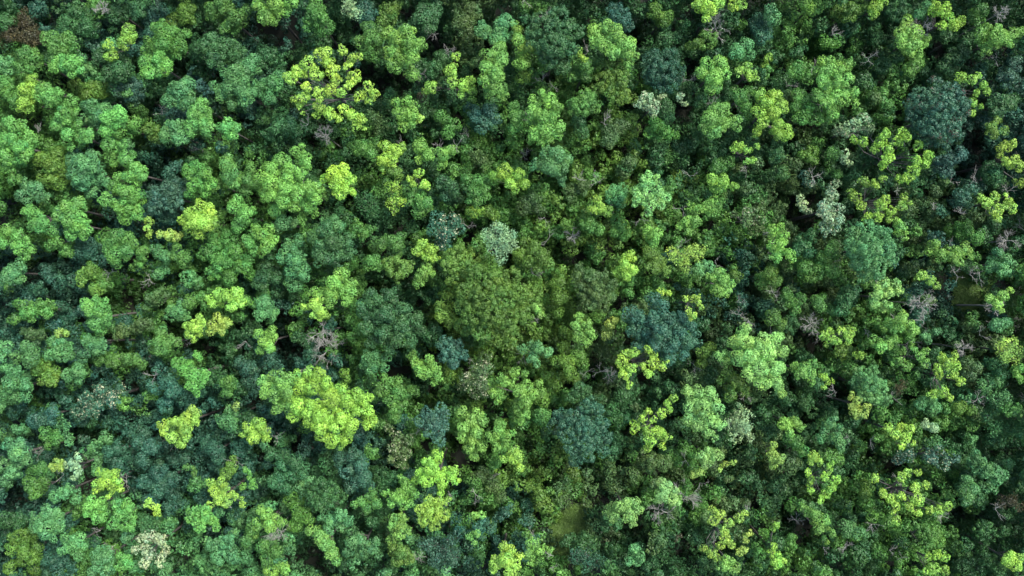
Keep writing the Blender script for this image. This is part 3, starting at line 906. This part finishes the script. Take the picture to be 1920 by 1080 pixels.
mid-sized pale bright green bushy tree lower left of the bright oval crown
mid-sized flat dull grey-green bushy tree lower right of the dark teal dome below centre
large lime green open-armed tree well below the bright oval crown
small bright green bushy tree on the bottom edge, well below the bright oval crown
mid-sized flat dark teal wispy tree just lower right of the olive grass clearing
small mustard yellow bushy tree lower right of the bright oval crown
mid-sized lime green open-armed tree left of the wide lime crown at lower right
large bright green bushy tree left of the wide lime crown at lower right
large tall lime green bushy tree well lower right of the bright oval crown
wide open lime crown at lower right with scattered boughs
large flat slate-blue pale-flecked tree just upper right of the wide lime crown at lower right
large jade green bushy tree just right of the wide lime crown at lower right
small mid green smooth domed tree well lower right of the small yellow crown
mid-sized lime green open-armed tree below the wide lime crown at lower right
small brown wispy tree right of the wide lime crown at lower right
small lime green bushy tree well lower right of the wide lime crown at lower right
small grey leafless tree on the top edge, right of the brown corner crown
small grey leafless tree just below the big open lime crown near the top
wide grey leafless tree just above the large grey bare trees
wide grey leafless tree just lower right of the large grey bare trees
wide grey leafless tree upper right of the dark teal dome near top
small grey leafless tree above the big blue-green dome top right
small grey leafless tree well upper right of the big blue-green dome top right
wide grey leafless tree just left of the olive creeper patch
small grey leafless tree upper right of the tall pale green crown
wide grey leafless tree right of the round lit dome at lower left
wide grey leafless tree below the bright oval crown
small grey leafless tree on the right edge, upper right of the olive creeper patch
small grey leafless tree right of the olive creeper patch
small grey leafless tree left of the mustard crown at right edge
small grey leafless tree well right of the olive grass clearing
small grey leafless tree above the grey-brown dome""".strip().split('\n')
SMOOTH_NAMES = dict(f='dome_crowned_tree', c='broadleaf_tree', o='spreading_tree', s='sparse_leaved_tree', w='speckled_leaf_tree')

GROUPS = {k: 'trees with '+v+' crowns' for k, v in dict(L='lime', B='bright green', P='pale bright green', E='fresh green', G='mid green', J='jade green',
    D='dark green', T='dark teal', O='olive', Y='yellowish', W='whitish', K='dull grey-green', S='slate-blue', R='brown', V='cream-speckled').items()}

def parse(line):
    a = line.split(); c, t, h = a[0], a[1], float(a[2])
    return c, t, h, [tuple(map(float, q.split(','))) for q in a[3:]]
ALL = [parse(l) for l in TREES.strip().split('\n')]
def rank(T):
    c, t, h, B = T
    return sum(b[2]**2 for b in B)**.5*(1+.04*(h-15))*(1.25 if c in 'LWYR' else 1)
order = sorted(range(len(ALL)), key=lambda i: -rank(ALL[i]))
INDIV = sorted(order[:284]); REST = sorted(order[284:])

def boughs_of(T):
    """boughs of one tree in world metres"""
    c, t, h, B = T
    bx = np.array([(b[0], b[1]) for b in B]); w = np.array([b[2]**2 for b in B])
    cen = (bx*w[:, None]).sum(0)/w.sum()
    ext = max(np.hypot(*(b[:2]-cen))+r for b, r in zip(bx, [q[2] for q in B]))
    out = []
    for (x, y, r) in B:
        d = np.hypot(x-cen[0], y-cen[1])/max(ext, 1)
        z = h-(.85 if t != 'o' else .3)*ext/12*.9*d*d*1.6+rng.normal(0, .45 if t in 'cow' else .25)
        s = TAN*(H-z)/960; R = r*s*(1.19 if t in 'cf' else 1.12)*(1.12 if h >= 24 and t in 'f' or h == 23 and c == 'P' else 1)
        cc = wx(x, y, z-R*TEX[t]['dome'])
        if r > 15 and t != 'f':            # a broad bough is several
            k = 4 if r < 20 else 5
            a0 = rng.uniform(0, 6)
            for q in range(k):
                a = a0+q*2*math.pi/k+rng.normal(0, .25); rr = R*rng.uniform(.42, .6)
                out.append((cc+np.array([math.cos(a)*(R-rr), math.sin(a)*(R-rr), rng.normal(-.2, .3)]), rr))
            out.append((cc+np.array([0, 0, .35]), R*.55))
        else:
            out.append((cc, R))
    cw = wx(cen[0], cen[1], h)
    if t != 'o':
        for (cc, R) in list(out):
            v = cw[:2]-cc[:2]; L = np.hypot(*v)
            if L > R*.7:
                q = cc+np.array([*(v/L*min(R*1.05, L*.6)), -R*1.0]); out.append((q, R*.85))
    else:
        for k in range(len(out)):
            a = out[k]; ds = sorted((np.hypot(*(a[0]-b[0])[:2]), m) for m, b in enumerate(out[:len(B)]) if m != k)
            if ds and rng.random() < .7:
                b = out[ds[0][1]]; out.append(((a[0]+b[0])/2-np.array([0, 0, .9]), min(a[1], b[1])*.7))
    base = wx(cen[0], cen[1], h-4)
    return out, (base[0], base[1], float(ground_z(base[0], base[1]))), ext

def trunk_paths(boughs, base, h, ext, tex):
    bx, by, bz = base; top = h-2.2-ext/12*.35
    tr = .10+ext/12*.035
    lean = rng.normal(0, .35, 2)
    fork = np.array([bx+lean[0], by+lean[1], bz+(top-bz)*.8])
    P = [(bx, by, bz-.2), (bx+lean[0]*.3, by+lean[1]*.3, bz+(top-bz)*.3), fork]
    paths = [(P, [tr*1.5, tr, tr*.8])]
    bb = boughs[:26] if tex in 'os' else sorted(boughs, key=lambda b: -b[1])[:9]
    for c, R in bb:
        e = np.array(c)+np.array([0, 0, R*.15]); st = fork+np.array([0, 0, rng.uniform(-1.5, .5)])
        m = st*.45+e*.55+np.array([rng.normal(0, .3), rng.normal(0, .3), -.25*np.hypot(*(e-st)[:2])*.3])
        k_ = .3 if tex == 'o' else .5
        paths.append(([st, m, e], [tr*k_, tr*k_*.6, .02]))
        if tex in 'os':
            for k in range(3):
                d = rand_dirs(1, -.1)[0]*R*.9
                paths.append(([m*.35+e*.65, e+d*.5, e+d], [tr*.2, .03, .012]))
    return paths

colfield = []                    # (x, y, colour) to colour the lower trees like their surroundings
stuffV, stuffF, stuffC, nb = [], [], [], 0
def add_stuff(V, F, c):
    global nb
    stuffV.append(V); stuffF.append(F+nb); stuffC.append(c); nb += len(V)

li = 0
CATS = dict(f='tree', c='tree', o='tree', s='tree', w='tree')
for i, T in enumerate(ALL):
    c, t, h, B = T
    bs, base, ext = boughs_of(T)
    colr = tree_colour(c)
    V, F, col = crown_geometry(bs, t, colr, blush=(h == 24 and c == 'T' and t == 'f'))
    if i in set(REST):
        add_stuff(V, F, col); continue
    root = bpy.data.objects.new(SMOOTH_NAMES[t], None); C.objects.link(root); root.location = base
    root.empty_display_size = 1
    root['label'] = LABELS[li] if li < len(LABELS) else 'green tree'; root['category'] = 'tree'; li += 1
    root['group'] = GROUPS[c]
    o = np.array(base)
    mesh_obj('crown', V-o, F, M_GLOSS if c in 'TSD' else M_LEAF, root, col=col)
    tv, tf = tubes(trunk_paths(bs, base, h, ext, t))
    mesh_obj('trunk', tv-o, tf, M_BARK, root, smooth=True)

# bare trees
def branch(paths, p, d, L, r, depth):
    q = p+d*L*.5+rng.normal(0, L*.05, 3); e = p+d*L+rng.normal(0, L*.08, 3)
    paths.append(([p, q, e], [r, r*.8, r*.6]))
    if depth == 0: return
    for k in range(3):
        nd = d+rng.normal(0, .55, 3)+np.array([0, 0, -.05]); nd /= np.linalg.norm(nd)
        st = e if k < 2 else q
        branch(paths, st, nd, L*rng.uniform(.6, .85), r*.66, depth-1)
for l in BARE.strip().split('\n'):
    x, y, r, h = map(float, l.split(','))
    c = wx(x, y, h); s = TAN*(H-h)/960; R = r*s
    base = np.array((c[0], c[1], float(ground_z(c[0], c[1]))))
    paths = [([base-np.array((0, 0, .2)), base+np.array((.1, .1, (h-R*1.2)*.5)), np.array((c[0], c[1], h-R*1.3))], [.2, .13, .09])]
    f = np.array((c[0], c[1], h-R*1.3))
    for k in range(5):
        a = k*2*math.pi/5+rng.normal(0, .3); d = np.array((math.cos(a), math.sin(a), rng.uniform(.3, 1.)));
        d /= np.linalg.norm(d); branch(paths, f-np.array((0, 0, rng.uniform(0, 1))), d, R*.5, .065, 4)
    tv, tf = tubes(paths, 4)
    o = mesh_obj('bare_tree', tv-base, tf, M_PALE, loc=base, smooth=True)
    o['label'] = LABELS[li] if li < len(LABELS) else 'bare tree'; o['category'] = 'bare tree'; li += 1; o['group'] = 'leafless grey trees'

# ---------------------------------------------------------------- lower trees between the tall ones
GAPS = """105,148,12 130,150,10 245,45,8 262,45,8 355,75,6 335,120,10 345,137,9 215,190,10 250,200,10 470,62,13 485,55,12 550,60,12 395,215,8 260,270,12 185,275,10 325,295,9 295,325,11 180,385,11 190,410,14 3,400,22 35,382,13 52,430,9 270,445,12 288,432,8 60,500,17 90,490,12 245,520,17 262,540,13 290,533,8 215,572,18 180,548,8 325,602,14 340,642,13 388,652,17 222,645,14 120,680,7 72,735,11 60,846,10 112,845,13 150,835,13 168,870,7 12,940,20 42,930,13 238,925,10 160,910,10 182,1000,9 385,1010,13 330,1060,13 600,1050,17 580,1058,13 700,140,12 722,150,11 752,165,9 788,158,8 815,85,13 490,402,9 600,395,11 492,385,13 735,435,12 752,430,10 892,430,13 820,500,7 720,540,13 1075,480,16 1060,485,15 1100,490,12 1195,60,14 1270,205,12 1286,195,8 1390,160,9 1490,250,12 1490,410,15 1515,417,13 1740,95,13 1760,82,13 1870,100,9 1845,192,10 1825,265,12 1842,290,13 1640,295,9 1360,490,11 1170,560,9 1158,620,9 1330,600,10 1320,628,9 1160,645,11 1268,710,10 530,625,10 540,640,8 720,702,11 762,697,11 800,750,14 770,750,9 862,742,11 940,778,8 478,750,10 560,822,9 860,860,13 882,875,9 742,960,10 765,960,7 1090,925,9 1130,930,10 1190,990,11 1170,988,9 1300,905,7 1010,992,11 1570,722,13 1530,640,10 1542,660,11 1480,730,9 1672,782,9 1738,652,9 1640,870,11 1620,872,9 1672,890,8 1820,970,15 1510,1000,13 1482,985,11 1820,1010,9 1900,832,13 40,230,5 70,225,9 445,185,5 500,90,8 840,830,5 1045,880,8 1230,720,6 1150,1000,10 1270,1030,10 1860,940,12 700,285,6 1320,500,6 1420,500,8 1000,300,8 480,530,5"""
gaps = np.array([tuple(map(float, g.split(','))) for g in GAPS.split()])
PATCH = [(1076, 972, 22), (1062, 1005, 18), (1050, 1030, 12), (1806, 530, 22), (1808, 565, 22), (1795, 600, 18), (1770, 640, 12)]
REG = [0, 2, 0, 0, 2, 0, 0, 3, 0, 0, 0, 0, 1, 0, 0, 0,
1, 5, 0, 6, 0, 0, 0, 0, 1, 1, 0, 0, 0, 1, 0, 2,
1, 1, 2, 1, 0, 1, 0, 1, 1, 4, 0, 0, 3, 0, 0, 2,
1, 2, 2, 1, 1, 0, 0, 1, 1, 4, 1, 1, 3, 0, 3, 0,
2, 2, 1, 1, 0, 1, 0, 4, 4, 1, 1, 2, 3, 1, 2, 1,
2, 1, 1, 0, 2, 1, 0, 4, 4, 3, 0, 3, 0, 1, 0, 3,
5, 2, 2, 2, 2, 2, 1, 1, 1, 0, 0, 0, 0, 0, 1, 5,
2, 5, 2, 2, 5, 0, 2, 1, 4, 3, 1, 3, 0, 1, 1, 0,
2, 1, 5, 5, 5, 0, 5, 2, 1, 0, 0, 0, 1, 0, 1, 0]     # species mix of the low storey, 16 x 9 blocks of the view
def region(px, py):
    cx = int(np.clip(px/120+rng.normal(0, .35), 0, 15)); cy = int(np.clip(py/120+rng.normal(0, .35), 0, 8))
    return 'DGTKOJS'[REG[cy*16+cx]]
allb = np.array([b for T in ALL for b in T[3]])
def storey(sp, hlo, hhi, rlo, rhi, gapk, cover, leafscale, skip, dark):
    for gy in np.arange(-190, 1280, sp):
        for gx in np.arange(-200, 2130, sp):
            px, py = gx+rng.uniform(-.45, .45)*sp, gy+rng.uniform(-.45, .45)*sp
            inside = -15 < px < 1935 and -15 < py < 1095
            if inside:
                if (np.hypot(gaps[:, 0]-px, gaps[:, 1]-py)-gaps[:, 2]*gapk).min() < 5: continue
                if any(math.hypot(px-a, py-b) < r+4 for a, b, r in PATCH): continue
                if (np.hypot(allb[:, 0]-px, allb[:, 1]-py)/allb[:, 2]).min() < skip: continue
                h = rng.uniform(hlo, hhi); r = rng.uniform(rlo, rhi)
            else:
                if hlo < 8 or rng.random() < .12: continue
                h = rng.uniform(13, 20); r = rng.uniform(20, 32)
            if hlo < 0 and inside: g = wx(px, py, 0); h += float(ground_z(g[0], g[1]))+6   # hugs the ground
            sp_ = region(px, py); t = random.choice('ccccsf') if inside else 'c'
            B = [(px+rng.normal(0, r*.45), py+rng.normal(0, r*.45), r*rng.uniform(.45, .7)) for _ in range(3 if r > 17 else 2)]
            bs, base, ext = boughs_of((sp_, t, h, B))
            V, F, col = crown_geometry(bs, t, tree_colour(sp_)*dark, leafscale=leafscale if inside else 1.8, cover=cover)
            add_stuff(V, F, col)
storey(29, 8.5, 13.5, 13, 22, 1.6, 1.0, 1.3, .7, 1.0)
storey(29, 1, 6, 15, 26, 1.3, .8, 1.8, .45, 1.0)
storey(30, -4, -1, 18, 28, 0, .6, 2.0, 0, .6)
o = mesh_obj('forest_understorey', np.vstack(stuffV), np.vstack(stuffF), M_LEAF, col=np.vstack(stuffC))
o['kind'] = 'stuff'; o['label'] = 'lower dark green trees and saplings filling the gaps between the tall crowns'
o['category'] = 'undergrowth'

# thin dead twigs sticking out between the crowns
paths = []
while len(paths) < 6000:
    px = rng.uniform(820, 1930) if rng.random() < .72 else rng.uniform(0, 1000); py = rng.uniform(0, 1080)
    if (np.hypot(allb[:, 0]-px, allb[:, 1]-py)/allb[:, 2]).min() < .85: continue
    f = wx(px, py, rng.uniform(11.5, 15.5))
    for k in range(int(rng.integers(2, 6))):
        d = rand_dirs(1, -.05)[0]; branch(paths, f, d, rng.uniform(.5, 1.0), .035, 2)
tv, tf = tubes(paths, 3)
o = mesh_obj('dead_twigs', tv, tf, M_PALE); o['kind'] = 'stuff'; o['category'] = 'twigs'
o['label'] = 'thin pale dead twigs scattered between the crowns, mostly on the right'

# smooth grass and creeper on the two added rises
for (poly, nm, lab) in ((((1030, 965), (1075, 940), (1108, 946), (1100, 985), (1078, 1012), (1056, 1050), (1032, 1045)), 'grass', 'smooth olive grass clearing below the middle of the bottom edge'),
                        (((1772, 500), (1838, 496), (1842, 560), (1832, 612), (1800, 625), (1775, 658), (1748, 645), (1774, 590)), 'ground_cover', 'smooth dark olive creeper patch beside the bare bluish tree at right')):
    pl = np.array(poly, float); lo, hi = pl.min(0), pl.max(0); k = 40000
    q = rng.uniform(lo-6, hi+6, (k, 2)); ins = np.zeros(k, bool); jx = q+rng.normal(0, 3.5, q.shape)
    for a in range(len(pl)):
        x1, y1 = pl[a]; x2, y2 = pl[a-1]
        ins ^= ((y1 > jx[:, 1]) != (y2 > jx[:, 1])) & (jx[:, 0] < (x2-x1)*(jx[:, 1]-y1)/(y2-y1+1e-9)+x1)
    q = q[ins]; s = TAN*H/960
    x, y = (q[:, 0]-960)*s, -(q[:, 1]-540)*s
    P = np.stack([x, y, ground_z(x, y)+.25+.15*np.sin(x*1.3)*np.cos(y*1.1)+rng.uniform(-.15, .2, len(q))], 1)
    quads = leaf_quads(P, np.tile(np.array([[0, 0, 1.]]), (len(P), 1)), .14, .4)
    cc = lin((100, 132, 60))*KCOL*rng.normal(1, .12, (len(P), 1))*1.25
    ob = mesh_obj(nm, quads.reshape(-1, 3), np.arange(4*len(P)).reshape(-1, 4), M_LEAF, col=np.clip(cc, .004, 1))
    ob['kind'] = 'stuff'; ob['label'] = lab; ob['category'] = 'ground cover'
print('TREES', len(INDIV), 'quads', sum(len(m.polygons) for m in bpy.data.meshes))
